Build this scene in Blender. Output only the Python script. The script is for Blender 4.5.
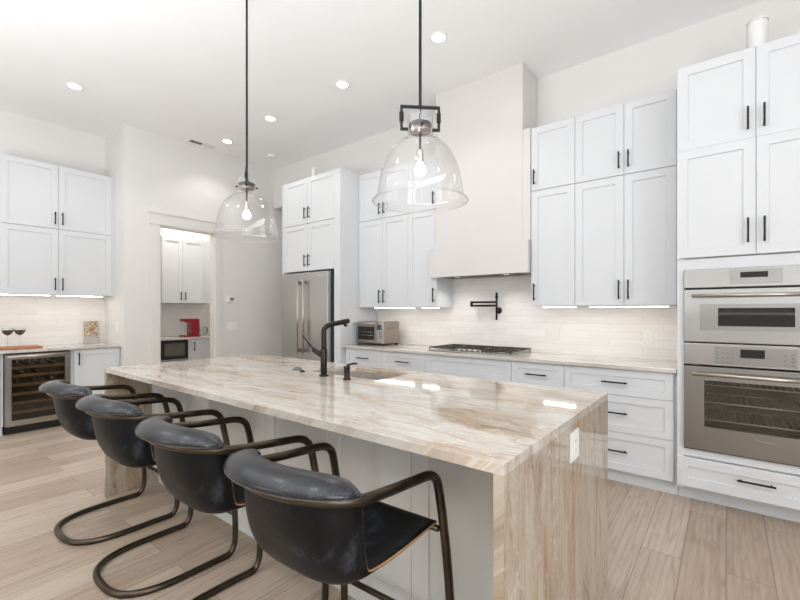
import bpy, bmesh, math, random
from mathutils import Vector, Matrix
random.seed(7)
S = bpy.context.scene
for o in list(bpy.data.objects):
    bpy.data.objects.remove(o)
COL = S.collection
PI = math.pi

# ------------------------------------------------------------------ camera
cd = bpy.data.cameras.new('camera'); cam = bpy.data.objects.new('camera', cd); COL.objects.link(cam)
cam.location = (0, 0, 1.34)
cam.rotation_euler = (PI / 2, 0, math.radians(38.11))
cd.sensor_width = 36; cd.lens = 36 * 415.7 / 800
cd.shift_y = 11 / 800
cd.clip_start = 0.02
S.camera = cam

# ------------------------------------------------------------------ world, light, exposure
S.view_settings.view_transform = 'Standard'
S.view_settings.look = 'None'
S.view_settings.exposure = 0.12
S.view_settings.gamma = 1.0
S.view_settings.use_curve_mapping = False
W = bpy.data.worlds.new('world'); S.world = W; W.use_nodes = True
W.node_tree.nodes['Background'].inputs[0].default_value = (0.85, 0.92, 1.0, 1)
W.node_tree.nodes['Background'].inputs[1].default_value = 1.0

def area(name, loc, rot, sx, sy, power, color=(1, 1, 1)):
    l = bpy.data.lights.new(name, 'AREA'); l.shape = 'RECTANGLE'; l.size = sx; l.size_y = sy
    l.energy = power; l.color = color
    o = bpy.data.objects.new(name, l); COL.objects.link(o); o.location = loc; o.rotation_euler = rot
    return o
# soft daylight through the tall windows of the living side, behind the camera
DAY = 1.0
area('daylight_back_left', (-3.6, -4.66, 1.75), (PI / 2, 0, 0), 2.5, 2.4, 40 * DAY, (0.92, 0.965, 1.0))
area('daylight_back_right', (2.65, -4.66, 1.75), (PI / 2, 0, 0), 1.2, 2.4, 14 * DAY, (0.92, 0.965, 1.0))
area('daylight_right', (3.66, -1.2, 1.75), (PI / 2, 0, PI / 2), 2.9, 2.4, 115 * DAY, (0.92, 0.965, 1.0))
# unseen upward area light added behind the camera to brighten the ceiling
area('ceiling_fill', (-1.0, -0.9, 1.3), (PI, 0, 0), 6.0, 1.4, 215, (0.90, 0.955, 1.0))
SPOT_W = 13
UNDER_E = 12.5

# ------------------------------------------------------------------ materials
MATS = {}
class NT:
    def __init__(s, name):
        m = bpy.data.materials.new(name); m.use_nodes = True
        s.m = m; s.t = m.node_tree; s.b = s.t.nodes['Principled BSDF']; MATS[name] = m
    def n(s, typ, **kw):
        x = s.t.nodes.new(typ)
        for k, v in kw.items():
            if k in x.inputs: x.inputs[k].default_value = v
            else: setattr(x, k, v)
        return x
    def l(s, a, b): s.t.links.new(a, b)
    def set(s, **kw):
        for k, v in kw.items(): s.b.inputs[k.replace('_', ' ')].default_value = v
    def ramp(s, fac, stops):
        r = s.t.nodes.new('ShaderNodeValToRGB'); e = r.color_ramp.elements
        while len(e) < len(stops): e.new(0.5)
        for i, (p, c) in enumerate(stops): e[i].position = p; e[i].color = (*c, 1)
        s.l(fac, r.inputs[0]); return r.outputs[0]
    def coords(s, scale=(1, 1, 1), rot=(0, 0, 0), kind='Object'):
        tc = s.t.nodes.new('ShaderNodeTexCoord'); mp = s.t.nodes.new('ShaderNodeMapping')
        mp.inputs['Scale'].default_value = scale; mp.inputs['Rotation'].default_value = rot
        s.l(tc.outputs[kind], mp.inputs[0]); return mp.outputs[0]
    def world(s, scale=(1, 1, 1), rot=(0, 0, 0)):
        g = s.t.nodes.new('ShaderNodeNewGeometry'); mp = s.t.nodes.new('ShaderNodeMapping')
        mp.inputs['Scale'].default_value = scale; mp.inputs['Rotation'].default_value = rot
        s.l(g.outputs['Position'], mp.inputs[0]); return mp.outputs[0]
    def noise(s, vec, scale, detail=4, rough=0.5, dist=0.0):
        x = s.n('ShaderNodeTexNoise', Scale=scale, Detail=detail, Roughness=rough, Distortion=dist)
        s.l(vec, x.inputs['Vector']); return x.outputs['Fac']
    def bump(s, h, strength, dist=0.01):
        b = s.n('ShaderNodeBump', Strength=strength, Distance=dist); s.l(h, b.inputs['Height']); s.l(b.outputs[0], s.b.inputs['Normal'])
    def mix(s, fac, a, b, mode='MIX'):
        x = s.t.nodes.new('ShaderNodeMix'); x.data_type = 'RGBA'; x.blend_type = mode
        for sock, v in ((x.inputs[0], fac), (x.inputs[6], a), (x.inputs[7], b)):
            if hasattr(v, 'links'): s.l(v, sock)
            elif isinstance(v, (int, float)): sock.default_value = v
            else: sock.default_value = (*v, 1)
        return x.outputs[2]

def lin(r, g, b):
    f = lambda c: (c / 255 / 12.92) if c / 255 <= .04045 else ((c / 255 + .055) / 1.055) ** 2.4
    return (f(r), f(g), f(b))

def plain(name, col, rough=0.5, metal=0.0, noise=0.03, nscale=8, spec=0.5, coat=0.0):
    t = NT(name); v = t.coords()
    f = t.noise(v, nscale, 3)
    lo = tuple(c * (1 - noise) for c in col); hi = tuple(min(1, c * (1 + noise)) for c in col)
    t.l(t.ramp(f, [(0.3, lo), (0.7, hi)]), t.b.inputs['Base Color'])
    t.set(Roughness=rough, Metallic=metal, Specular_IOR_Level=spec, Coat_Weight=coat)
    return t

def emit(name, col, strength, base=(1, 1, 1)):
    t = NT(name); t.set(Base_Color=(*base, 1), Emission_Color=(*col, 1), Emission_Strength=strength); return t

wall = plain('wall_paint', lin(226, 223, 219), 0.65, noise=0.01, nscale=2)
wall.bump(wall.noise(wall.coords(), 180, 2), 0.03, 0.002)
plain('ceiling_paint', lin(247, 247, 247), 0.8, noise=0.01, nscale=2)
plain('hood_paint', lin(215, 211, 208), 0.24, noise=0.01, nscale=2)
plain('trim_paint', lin(224, 221, 216), 0.4, noise=0.01)
plain('cabinet_white', lin(215, 216, 218), 0.38, noise=0.008, nscale=3)
plain('island_paint', lin(214, 213, 209), 0.45, noise=0.01, nscale=3)
plain('carcass_dark', lin(70, 69, 68), 0.7)
plain('matte_black', lin(34, 33, 34), 0.4, 0.6, noise=0.1)
plain('black_gloss', lin(22, 20, 18), 0.04, noise=0.02)
plain('black_plastic', lin(20, 20, 21), 0.35)
plain('cast_iron', lin(62, 54, 47), 0.5, 0.4, noise=0.15, nscale=60)
plain('tube_bronze', lin(84, 75, 66), 0.34, 1.0, noise=0.2, nscale=14)
plain('pad_thread', lin(92, 88, 84), 0.7, noise=0.3, nscale=90)
plain('bronze_black', lin(52, 46, 40), 0.30, 0.8, noise=0.12, nscale=20)
plain('outlet_white', lin(229, 226, 221), 0.3, noise=0.01)
plain('white_plastic', lin(236, 235, 232), 0.3, noise=0.01)
plain('window_reflection', lin(96, 92, 84), 0.12, noise=0.1)
plain('grey_plastic', lin(120, 120, 120), 0.4)
plain('red_plastic', lin(140, 12, 28), 0.25, noise=0.05, coat=0.5)
plain('hood_steel', lin(132, 124, 114), 0.4, 0.8, noise=0.05)
plain('chrome', lin(205, 203, 200), 0.15, 1.0, noise=0.02)
plain('toaster_steel', lin(158, 148, 138), 0.33, 0.9, noise=0.04)
plain('sink_steel', lin(214, 208, 202), 0.4, 0.85, noise=0.03)
plain('satin_nickel', lin(190, 182, 172), 0.28, 1.0, noise=0.03)
plain('cap_copper', lin(150, 132, 120), 0.25, 0.7, noise=0.1)
plain('tan_edge', lin(158, 120, 78), 0.7, noise=0.3, nscale=60)
plain('grey_marble', lin(186, 180, 172), 0.3, noise=0.15, nscale=20)
plain('board_wood', lin(176, 112, 70), 0.5, noise=0.25, nscale=14)
plain('shelf_wood', lin(160, 124, 90), 0.5, noise=0.25, nscale=14)
plain('bottle_glass', lin(30, 32, 26), 0.12, noise=0.05)
plain('bottle_foil', lin(150, 142, 128), 0.35, 0.6, noise=0.2)
plain('wine_red', lin(38, 22, 16), 0.1, noise=0.05)
plain('rack_steel', lin(215, 208, 198), 0.4, 0.3)
plain('cavity_dark', lin(84, 74, 65), 0.6, noise=0.1)
plain('vent_dark', lin(110, 108, 104), 0.7)
emit('led_white', (1.0, 0.95, 0.88), UNDER_E)
emit('hood_fill_glow', (1, .97, .93), 1.5)
emit('shelf_fill_glow', (1.0, 0.9, 0.75), 3.0)
emit('downlight_glow', (1.0, 0.97, 0.92), 14.0)
emit('bulb_glow', (1.0, 0.93, 0.8), 6.0)
emit('display_glow', (0.5, 0.8, 0.9), 0.05, (0.01, 0.01, 0.012))

def steel(name, col, rough, sc):
    t = NT(name); v = t.coords(sc)
    f = t.noise(v, 1.0, 3, 0.6)
    t.l(t.ramp(f, [(0.3, tuple(c * 0.94 for c in col)), (0.7, col)]), t.b.inputs['Base Color'])
    r = t.n('ShaderNodeMapRange'); r.inputs['To Min'].default_value = rough - .04; r.inputs['To Max'].default_value = rough + .06
    t.l(f, r.inputs['Value']); t.l(r.outputs[0], t.b.inputs['Roughness'])
    t.set(Metallic=1.0, Anisotropic=0.6); return t
steel('steel', lin(178, 177, 175), 0.24, (3, 3, 500))
steel('steel_v', lin(190, 188, 185), 0.28, (400, 400, 3))
steel('oven_door_steel', lin(156, 155, 152), 0.3, (3, 3, 500))

def thin_glass(name, tint=(1, 1, 1), refl=0.05, edge=0.5, rough=0.0):
    t = NT(name); nt = t.t; out = nt.nodes['Material Output']; nt.nodes.remove(t.b)
    tr = nt.nodes.new('ShaderNodeBsdfTransparent'); tr.inputs[0].default_value = (*tint, 1)
    gl = nt.nodes.new('ShaderNodeBsdfGlossy'); gl.inputs['Roughness'].default_value = rough
    lw = nt.nodes.new('ShaderNodeLayerWeight'); lw.inputs['Blend'].default_value = 0.35
    mr = nt.nodes.new('ShaderNodeMapRange'); mr.inputs['To Min'].default_value = refl; mr.inputs['To Max'].default_value = edge
    mx = nt.nodes.new('ShaderNodeMixShader')
    nt.links.new(lw.outputs['Facing'], mr.inputs['Value']); nt.links.new(mr.outputs[0], mx.inputs[0])
    nt.links.new(tr.outputs[0], mx.inputs[1]); nt.links.new(gl.outputs[0], mx.inputs[2]); nt.links.new(mx.outputs[0], out.inputs[0])
thin_glass('shade_glass', (0.985, 0.985, 0.985), 0.03, 0.55)
thin_glass('dark_glass', (0.72, 0.70, 0.67), 0.05, 0.45)
thin_glass('oven_glass', (0.84, 0.82, 0.79), 0.05, 0.5)
thin_glass('black_glass', (0.06, 0.055, 0.05), 0.08, 0.6)
thin_glass('clear_glass', (0.93, 0.94, 0.94), 0.06, 0.7)

def stone(name, tint):
    t = NT(name)
    g = t.t.nodes.new('ShaderNodeNewGeometry'); sx = t.t.nodes.new('ShaderNodeSeparateXYZ'); t.l(g.outputs['Position'], sx.inputs[0])
    sub = t.t.nodes.new('ShaderNodeMath'); sub.operation = 'SUBTRACT'; t.l(sx.outputs[0], sub.inputs[0]); t.l(sx.outputs[2], sub.inputs[1])
    cb = t.t.nodes.new('ShaderNodeCombineXYZ'); t.l(sub.outputs[0], cb.inputs[0]); t.l(sx.outputs[1], cb.inputs[1])
    mp = t.t.nodes.new('ShaderNodeMapping'); mp.inputs['Scale'].default_value = (0.6, 1.9, 1); mp.inputs['Rotation'].default_value = (0, 0, 0.16); mp.inputs['Location'].default_value = (0.3, 0.45, 0)
    t.l(cb.outputs[0], mp.inputs[0]); v = mp.outputs[0]
    big = t.noise(v, 1.3, 6, 0.6, 1.0)
    base = t.ramp(big, [(0.26, lin(150, 126, 102)), (0.40, lin(188, 170, 150)), (0.50, lin(208, 202, 194)), (0.60, lin(200, 192, 183)), (0.68, lin(184, 162, 140)), (0.80, lin(212, 208, 202))])
    fine = t.noise(v, 6.0, 8, 0.7, 1.4)
    veins = t.ramp(fine, [(0.34, (0.56, 0.46, 0.37)), (0.47, (0.98, 0.97, 0.96)), (0.9, (1.0, 1.0, 1.0))])
    c = t.mix(0.75, base, veins, 'MULTIPLY')
    mp3 = t.t.nodes.new('ShaderNodeMapping'); mp3.inputs['Scale'].default_value = (1.1, 14, 1); mp3.inputs['Rotation'].default_value = (0, 0, 0.10); t.l(cb.outputs[0], mp3.inputs[0])
    stk = t.noise(mp3.outputs[0], 2.2, 5, 0.7, 0.6)
    c = t.mix(0.6, c, t.ramp(stk, [(0.36, (0.66, 0.57, 0.47)), (0.5, (1, 1, 1))]), 'MULTIPLY')
    gr = t.noise(cb.outputs[0], 60, 4, 0.7)
    c = t.mix(0.35, c, t.ramp(gr, [(0.35, (0.78, 0.74, 0.70)), (0.62, (1, 1, 1))]), 'MULTIPLY')
    w = t.noise(v, 2.1, 5, 0.5, 2.0)
    lines = t.ramp(w, [(0.492, (0, 0, 0)), (0.5, (.7, .7, .7)), (0.508, (0, 0, 0))])
    c = t.mix(lines, c, lin(226, 218, 208))
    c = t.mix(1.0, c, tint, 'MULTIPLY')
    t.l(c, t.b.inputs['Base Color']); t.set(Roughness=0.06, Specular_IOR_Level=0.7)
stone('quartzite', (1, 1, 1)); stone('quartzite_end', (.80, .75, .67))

def counter_stone():
    t = NT('counter_quartzite'); v = t.world((0.8, 3, 3), (0, 0, 0.1))
    f = t.noise(v, 2.0, 7, 0.65, 1.0)
    t.l(t.ramp(f, [(0.3, lin(170, 160, 149)), (0.5, lin(203, 196, 189)), (0.7, lin(216, 212, 207))]), t.b.inputs['Base Color'])
    t.set(Roughness=0.12)
counter_stone()

def tile(name, axis):
    t = NT(name)
    g = t.t.nodes.new('ShaderNodeNewGeometry'); sx = t.t.nodes.new('ShaderNodeSeparateXYZ'); t.l(g.outputs['Position'], sx.inputs[0])
    cb = t.t.nodes.new('ShaderNodeCombineXYZ'); t.l(sx.outputs[axis], cb.inputs[0]); t.l(sx.outputs[2], cb.inputs[1])
    br = t.n('ShaderNodeTexBrick', Scale=1.0); br.inputs['Brick Width'].default_value = 0.42; br.inputs['Row Height'].default_value = 0.068
    br.inputs['Mortar Size'].default_value = 0.0016; br.inputs['Mortar Smooth'].default_value = 0.3; br.offset = 0.37
    br.inputs['Color1'].default_value = (*lin(236, 233, 229), 1); br.inputs['Color2'].default_value = (*lin(231, 225, 219), 1)
    br.inputs['Mortar'].default_value = (*lin(216, 210, 204), 1)
    t.l(cb.outputs[0], br.inputs['Vector'])
    mp = t.t.nodes.new('ShaderNodeMapping'); mp.inputs['Scale'].default_value = (1.2, 9, 1); t.l(cb.outputs[0], mp.inputs[0])
    f = t.noise(mp.outputs[0], 3, 5, 0.6, 0.8)
    c = t.mix(0.6, br.outputs['Color'], t.ramp(f, [(0.35, (0.94, 0.92, 0.90)), (0.6, (1, 1, 1))]), 'MULTIPLY')
    t.l(c, t.b.inputs['Base Color']); t.set(Roughness=0.22)
    t.bump(br.outputs['Fac'], -0.25, 0.002)
tile('backsplash_tile', 0); tile('niche_tile', 1)

def floor_wood():
    t = NT('oak_planks')
    g = t.t.nodes.new('ShaderNodeNewGeometry'); sx = t.t.nodes.new('ShaderNodeSeparateXYZ'); t.l(g.outputs['Position'], sx.inputs[0])
    cb = t.t.nodes.new('ShaderNodeCombineXYZ'); t.l(sx.outputs[1], cb.inputs[0]); t.l(sx.outputs[0], cb.inputs[1])
    br = t.n('ShaderNodeTexBrick', Scale=1.0); br.inputs['Brick Width'].default_value = 1.7; br.inputs['Row Height'].default_value = 0.19
    br.inputs['Mortar Size'].default_value = 0.0015; br.offset = 0.41; br.inputs['Bias'].default_value = 0.0
    br.inputs['Color1'].default_value = (0, 0, 0, 1); br.inputs['Color2'].default_value = (1, 1, 1, 1); br.inputs['Mortar'].default_value = (0.5, 0.5, 0.5, 1)
    t.l(cb.outputs[0], br.inputs['Vector'])
    tone = t.ramp(br.outputs['Color'], [(0.0, lin(176, 157, 140)), (0.5, lin(188, 171, 154)), (1.0, lin(199, 183, 168))])
    # plank-dependent offset of the grain
    ad = t.t.nodes.new('ShaderNodeVectorMath'); ad.operation = 'MULTIPLY_ADD'
    t.l(br.outputs['Color'], ad.inputs[0]); ad.inputs[1].default_value = (7, 7, 7); t.l(cb.outputs[0], ad.inputs[2])
    mp = t.t.nodes.new('ShaderNodeMapping'); mp.inputs['Scale'].default_value = (1.0, 9, 1); t.l(ad.outputs[0], mp.inputs[0])
    f = t.noise(mp.outputs[0], 2.2, 8, 0.65, 1.2)
    c = t.mix(0.8, tone, t.ramp(f, [(0.3, (0.66, 0.60, 0.55)), (0.5, (0.95, 0.93, 0.91)), (0.7, (1.05, 1.04, 1.03))]), 'MULTIPLY')
    gw = t.t.nodes.new('ShaderNodeTexWave'); gw.inputs['Scale'].default_value = 1.1; gw.inputs['Distortion'].default_value = 5; gw.inputs['Detail'].default_value = 3; gw.bands_direction = 'Y'
    t.l(mp.outputs[0], gw.inputs['Vector'])
    c = t.mix(0.28, c, t.ramp(gw.outputs['Fac'], [(0.1, (0.72, 0.66, 0.60)), (0.5, (1, 1, 1))]), 'MULTIPLY')
    mp2 = t.t.nodes.new('ShaderNodeMapping'); mp2.inputs['Scale'].default_value = (2, 60, 1); t.l(ad.outputs[0], mp2.inputs[0])
    f2 = t.noise(mp2.outputs[0], 2, 4, 0.6)
    c = t.mix(0.4, c, t.ramp(f2, [(0.35, (0.82, 0.78, 0.75)), (0.6, (1, 1, 1))]), 'MULTIPLY')
    c = t.mix(br.outputs['Fac'], c, lin(112, 94, 80))
    t.l(c, t.b.inputs['Base Color']); t.set(Roughness=0.42)
    t.bump(br.outputs['Fac'], -0.2, 0.002)
floor_wood()

def leather(name, dark, mid, light, rough, spec=0.2):
    t = NT(name); v = t.coords()
    f = t.noise(v, 9, 8, 0.65, 0.6); f2 = t.noise(v, 2.5, 3)
    c = t.ramp(f, [(0.36, dark), (0.54, mid), (0.72, light)])
    c = t.mix(0.5, c, t.ramp(f2, [(0.35, (0.5, 0.5, 0.5)), (0.65, (1.15, 1.15, 1.15))]), 'MULTIPLY')
    t.l(c, t.b.inputs['Base Color']); t.set(Roughness=rough, Specular_IOR_Level=spec)
    t.bump(t.noise(v, 70, 4, 0.6), 0.15, 0.003)
leather('black_leather', lin(8, 9, 10), lin(18, 20, 23), lin(62, 66, 74), 0.42)
leather('pad_leather', lin(14, 16, 20), lin(28, 31, 38), lin(70, 76, 86), 0.27, 0.6)

def deco():
    t = NT('patterned_paper'); v = t.coords((1, 1, 1))
    f = t.noise(v, 34, 3, 0.6, 1.5)
    t.l(t.ramp(f, [(0.38, lin(112, 92, 74)), (0.5, lin(176, 156, 134)), (0.62, lin(222, 208, 190))]), t.b.inputs['Base Color']); t.set(Roughness=0.6)
deco()

# ------------------------------------------------------------------ mesh helpers
class MB:
    def __init__(s): s.bm = bmesh.new()
    def box(s, x0, x1, y0, y1, z0, z1, bev=0.0, seg=2):
        b = bmesh.new()
        bmesh.ops.create_cube(b, size=1)
        for v in b.verts:
            v.co = Vector(((x0 + x1) / 2 + v.co.x * (x1 - x0), (y0 + y1) / 2 + v.co.y * (y1 - y0), (z0 + z1) / 2 + v.co.z * (z1 - z0)))
        if bev > 0: bmesh.ops.bevel(b, geom=b.edges[:], offset=bev, segments=seg, profile=0.5, affect='EDGES')
        s._merge(b); return s
    def _merge(s, b, M=None, smooth=False):
        if M is not None: b.transform(M)
        bmesh.ops.recalc_face_normals(b, faces=b.faces[:])
        vm = {}
        for v in b.verts: vm[v] = s.bm.verts.new(v.co)
        for f in b.faces:
            try:
                nf = s.bm.faces.new([vm[v] for v in f.verts]); nf.smooth = smooth or f.smooth
            except ValueError: pass
        b.free()
    def lathe(s, prof, segs=32, loc=(0, 0, 0), axis='Z', M=None):
        b = bmesh.new(); rings = []
        for r, z in prof:
            if r < 1e-6: rings.append([b.verts.new((0, 0, z))])
            else: rings.append([b.verts.new((r * math.cos(2 * PI * i / segs), r * math.sin(2 * PI * i / segs), z)) for i in range(segs)])
        for A, B in zip(rings, rings[1:]):
            for i in range(segs):
                j = (i + 1) % segs
                if len(A) == 1 and len(B) == 1: continue
                if len(A) == 1: b.faces.new((A[0], B[i], B[j]))
                elif len(B) == 1: b.faces.new((A[i], A[j], B[0]))
                else: b.faces.new((A[i], A[j], B[j], B[i]))
        for f in b.faces: f.smooth = True
        R = {'Z': Matrix(), 'X': Matrix.Rotation(PI / 2, 4, 'Y'), 'Y': Matrix.Rotation(-PI / 2, 4, 'X')}[axis]
        s._merge(b, Matrix.Translation(loc) @ (M if M is not None else R), True); return s
    def cyl(s, loc, r, h, axis='Z', segs=24):     # from loc along +axis
        e = min(r, h) * 0.12
        return s.lathe([(0, 0), (r - e, 0), (r, e), (r, h - e), (r - e, h), (0, h)], segs, loc, axis)
    def tube(s, pts, r, segs=10, closed=False, cap=True, flat=None):
        pts = [Vector(p) for p in pts]; n = len(pts); b = bmesh.new(); rings = []
        up = None
        for i, p in enumerate(pts):
            a = pts[(i - 1) % n] if (closed or i > 0) else p; c = pts[(i + 1) % n] if (closed or i < n - 1) else p
            t = (c - a).normalized()
            if up is None:
                up = Vector((0, 0, 1)) if abs(t.z) < 0.9 else Vector((1, 0, 0))
            nrm = (up - t * up.dot(t)).normalized(); up = nrm; bi = t.cross(nrm)
            rr = r[i] if isinstance(r, (list, tuple)) else r
            k1, k2 = flat if flat else (1, 1)
            rings.append([b.verts.new(p + nrm * (rr * k1 * math.cos(2 * PI * j / segs)) + bi * (rr * k2 * math.sin(2 * PI * j / segs))) for j in range(segs)])
        m = n if closed else n - 1
        off = 0
        if closed:   # find the best twist match
            best = None
            for o in range(segs):
                d = sum((rings[-1][j].co - rings[0][(j + o) % segs].co).length for j in range(segs))
                if best is None or d < best: best = d; off = o
        for i in range(m):
            A = rings[i]; B = rings[(i + 1) % n]; o = off if (closed and i == n - 1) else 0
            for j in range(segs):
                k = (j + 1) % segs
                b.faces.new((A[j], A[k], B[(k + o) % segs], B[(j + o) % segs]))
        if not closed and cap:
            b.faces.new(rings[0]); b.faces.new(rings[-1])
        s._merge(b, None, True); return s
    def grid(s, P, smooth=True):     # P[i][j] points
        b = bmesh.new(); V = [[b.verts.new(p) for p in row] for row in P]
        for i in range(len(P) - 1):
            for j in range(len(P[0]) - 1):
                b.faces.new((V[i][j], V[i][j + 1], V[i + 1][j + 1], V[i + 1][j]))
        s._merge(b, None, smooth); return s
    def shaker(s, x0, x1, z0, z1, y0=0.0, th=0.02, st=0.062, rec=0.009):
        "recessed-panel front facing -y at y0"
        b = bmesh.new(); rb = rec * 0.6
        def ring(ix, y): return [b.verts.new(p) for p in ((x0 + ix, y, z0 + ix), (x1 - ix, y, z0 + ix), (x1 - ix, y, z1 - ix), (x0 + ix, y, z1 - ix))]
        e = 0.0012
        R = [ring(0, y0 + th), ring(0, y0 + e), ring(e, y0), ring(st, y0), ring(st + rb * 0.35, y0 + rec)]
        for A, B in zip(R, R[1:]):
            for i in range(4):
                j = (i + 1) % 4; b.faces.new((A[i], A[j], B[j], B[i]))
        b.faces.new(R[-1]); b.faces.new(R[0])
        s._merge(b); return s
    def pull(s, x, z, L, vert=True, y=0.0, r=0.0055, out=0.032):
        "bar pull centred at x,z in front of a face at y"
        h = L / 2
        if vert:
            s.box(x - r, x + r, y - out - r, y - out + r, z - h, z + h, 0.002)
            for q in (-1, 1): s.box(x - r * .8, x + r * .8, y - out, y - 0.0004, z + q * (h - .02) - r * .8, z + q * (h - .02) + r * .8)
        else:
            s.box(x - h, x + h, y - out - r, y - out + r, z - r, z + r, 0.002)
            for q in (-1, 1): s.box(x + q * (h - .02) - r * .8, x + q * (h - .02) + r * .8, y - out, y - 0.0004, z - r * .8, z + r * .8)
        return s
    def build(s, name, mat, parent=None, loc=None, rot=None):
        me = bpy.data.meshes.new(name); s.bm.to_mesh(me); s.bm.free()
        o = bpy.data.objects.new(name, me); COL.objects.link(o)
        me.materials.append(MATS[mat])
        if parent is not None: o.parent = parent
        if loc: o.location = loc
        if rot: o.rotation_euler = rot
        return o

def tag(o, label, cat, group=None):
    o['label'] = label; o['category'] = cat
    if group: o['group'] = group
    return o
def thing(name, label, cat, loc=(0, 0, 0), rz=0.0, group=None):
    o = bpy.data.objects.new(name, None); COL.objects.link(o); o.empty_display_size = 0.1
    o.location = loc; o.rotation_euler = (0, 0, rz)
    return tag(o, label, cat, group)
def struct(name, mb, mat):
    o = mb.build(name, mat); o['kind'] = 'structure'; return o
def copy_tree(o, parent=None):
    c = o.copy(); COL.objects.link(c); c.parent = parent
    for ch in list(o.children): copy_tree(ch, c)
    return c
def smooth_path(pts, n=6, closed=False):
    P = [Vector(p) for p in pts]; out = []; N = len(P)
    for i in range(N if closed else N - 1):
        if closed: a, b, c, d = P[i - 1], P[i], P[(i + 1) % N], P[(i + 2) % N]
        else: a, b, c, d = P[max(i - 1, 0)], P[i], P[i + 1], P[min(i + 2, N - 1)]
        for k in range(n):
            t = k / n
            out.append(0.5 * ((2 * b) + (c - a) * t + (2 * a - 5 * b + 4 * c - d) * t * t + (3 * b - a - 3 * c + d) * t ** 3))
    if not closed: out.append(P[-1])
    return out

# ------------------------------------------------------------------ structure
H = 3.69                        # ceiling
YW = 4.17                       # range wall
XF = -5.95                      # wall with the pantry door
XN = -6.65                      # back of the bar niche
struct('floor', MB().box(-8.2, 3.8, -4.8, 6.0, -0.1, 0.0), 'oak_planks')
struct('ceiling', MB().box(-8.2, 3.8, -4.8, 6.0, H, H + 0.1), 'ceiling_paint')
# range wall with the hall opening beside the fridge
struct('wall_range', MB().box(-4.81, 3.6, YW, YW + .12, 0, H).box(XF, -4.81, YW, YW + .12, 3.05, H), 'wall_paint')
# wall with the pantry doorway
DY0, DY1, DZ = 2.385, 3.150, 2.49
struct('wall_pantry', MB().box(XF - .12, XF, 1.97, DY0, 0, H).box(XF - .12, XF, DY1, 5.6, 0, H).box(XF - .12, XF, DY0, DY1, DZ, H), 'wall_paint')
struct('wall_niche_side', MB().box(-7.52, XF - .12, 1.97, 2.09, 0, H), 'wall_paint')
struct('wall_niche_back', MB().box(XN - .12, XN, -4.6, 1.97, 0, H), 'wall_paint')
struct('wall_pantry_back', MB().box(-7.52, -7.40, 2.09, 4.42, 0, H), 'wall_paint')
struct('wall_pantry_side', MB().box(-7.40, XF - .12, 4.30, 4.42, 0, H), 'wall_paint')
struct('wall_hall_end', MB().box(XF, -4.0, 5.48, 5.6, 0, H), 'wall_paint')
struct('wall_hall_side', MB().box(-4.12, -4.0, YW + .12, 5.48, 0, H), 'wall_paint')
# living side, behind the camera, with window openings
def wall_with_windows(name, along, c0, c1, fixed0, fixed1, openings):
    m = MB(); z0, z1 = 0.5, 3.0
    def bx(a, b, za, zb):
        if along == 'x': m.box(a, b, fixed0, fixed1, za, zb)
        else: m.box(fixed0, fixed1, a, b, za, zb)
    cur = c0
    for a, b in openings:
        bx(cur, a, 0, H); bx(a, b, 0, z0); bx(a, b, z1, H); cur = b
    bx(cur, c1, 0, H)
    return struct(name, m, 'wall_paint')
wall_with_windows('wall_back', 'x', -6.77, 3.6, -4.6, -4.48, [(-4.9, -2.3), (2.0, 3.3)])
wall_with_windows('wall_right', 'y', -4.48, YW, 3.48, 3.6, [(-2.7, 0.3)])
wn = 0
for kind, a, b in (('x', -4.9, -2.3), ('x', 2.0, 3.3), ('y', -2.7, 0.3)):
    wn += 1; m = MB()
    def bar(a0, a1, z0, z1):
        if kind == 'x': m.box(a0, a1, -4.56, -4.52, z0, z1)
        else: m.box(3.52, 3.56, a0, a1, z0, z1)
    bar(a, a + .06, .5, 3.0); bar(b - .06, b, .5, 3.0); bar(a + .06, b - .06, .5, .56); bar(a + .06, b - .06, 2.94, 3.0)
    bar((a + b) / 2 - .03, (a + b) / 2 + .03, .56, 2.94)
    struct('window_%d' % wn, m, 'trim_paint')
# pantry door casing and open door leaf
m = MB()
m.box(XF, XF + .018, DY0 - .115, DY0, 0, DZ).box(XF, XF + .018, DY1, DY1 + .085, 0, DZ)
m.box(XF, XF + .024, DY0 - .13, DY1 + .11, DZ, DZ + .145).box(XF, XF + .036, DY0 - .145, DY1 + .125, DZ + .145, DZ + .165)
struct('trim_1', m, 'trim_paint')
struct('trim_2', MB().box(XF - .12, XF, DY0, DY0 + .015, 0, DZ).box(XF - .12, XF, DY1 - .015, DY1, 0, DZ).box(XF - .12, XF, DY0 + .015, DY1 - .015, DZ - .015, DZ), 'trim_paint')
dr = bpy.data.objects.new('door_1', None); COL.objects.link(dr); dr['kind'] = 'structure'
dr.location = (XF - .13, DY0 + .02, 0.01); dr.rotation_euler = (0, 0, PI - math.radians(20.5))
MB().box(0, .70, 0.0, .038, 0, DZ - .03).build('door_leaf', 'trim_paint', dr)
hd = MB().cyl((.64, -.0005, .99), .026, -.012, 'Y').build('rosette', 'matte_black', dr)
MB().tube([(.64, -.012, .99), (.64, -.05, .99), (.62, -.055, .99), (.54, -.052, .99)], .008).build('door_lever', 'matte_black', dr)
# baseboards
m = MB().box(XF, XF + .015, 1.97, DY0 - .115, 0, .14).box(XF, XF + .015, DY1 + .085, 5.48, 0, .14)
struct('baseboard_pantry', m, 'trim_paint')
# backsplashes
struct('trim_3', MB().box(-3.658, -.27, YW - .01, YW, .914, 2.0), 'backsplash_tile')
struct('trim_4', MB().box(XN, XN + .01, .2, 1.97, .914, 1.56), 'niche_tile')

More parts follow.
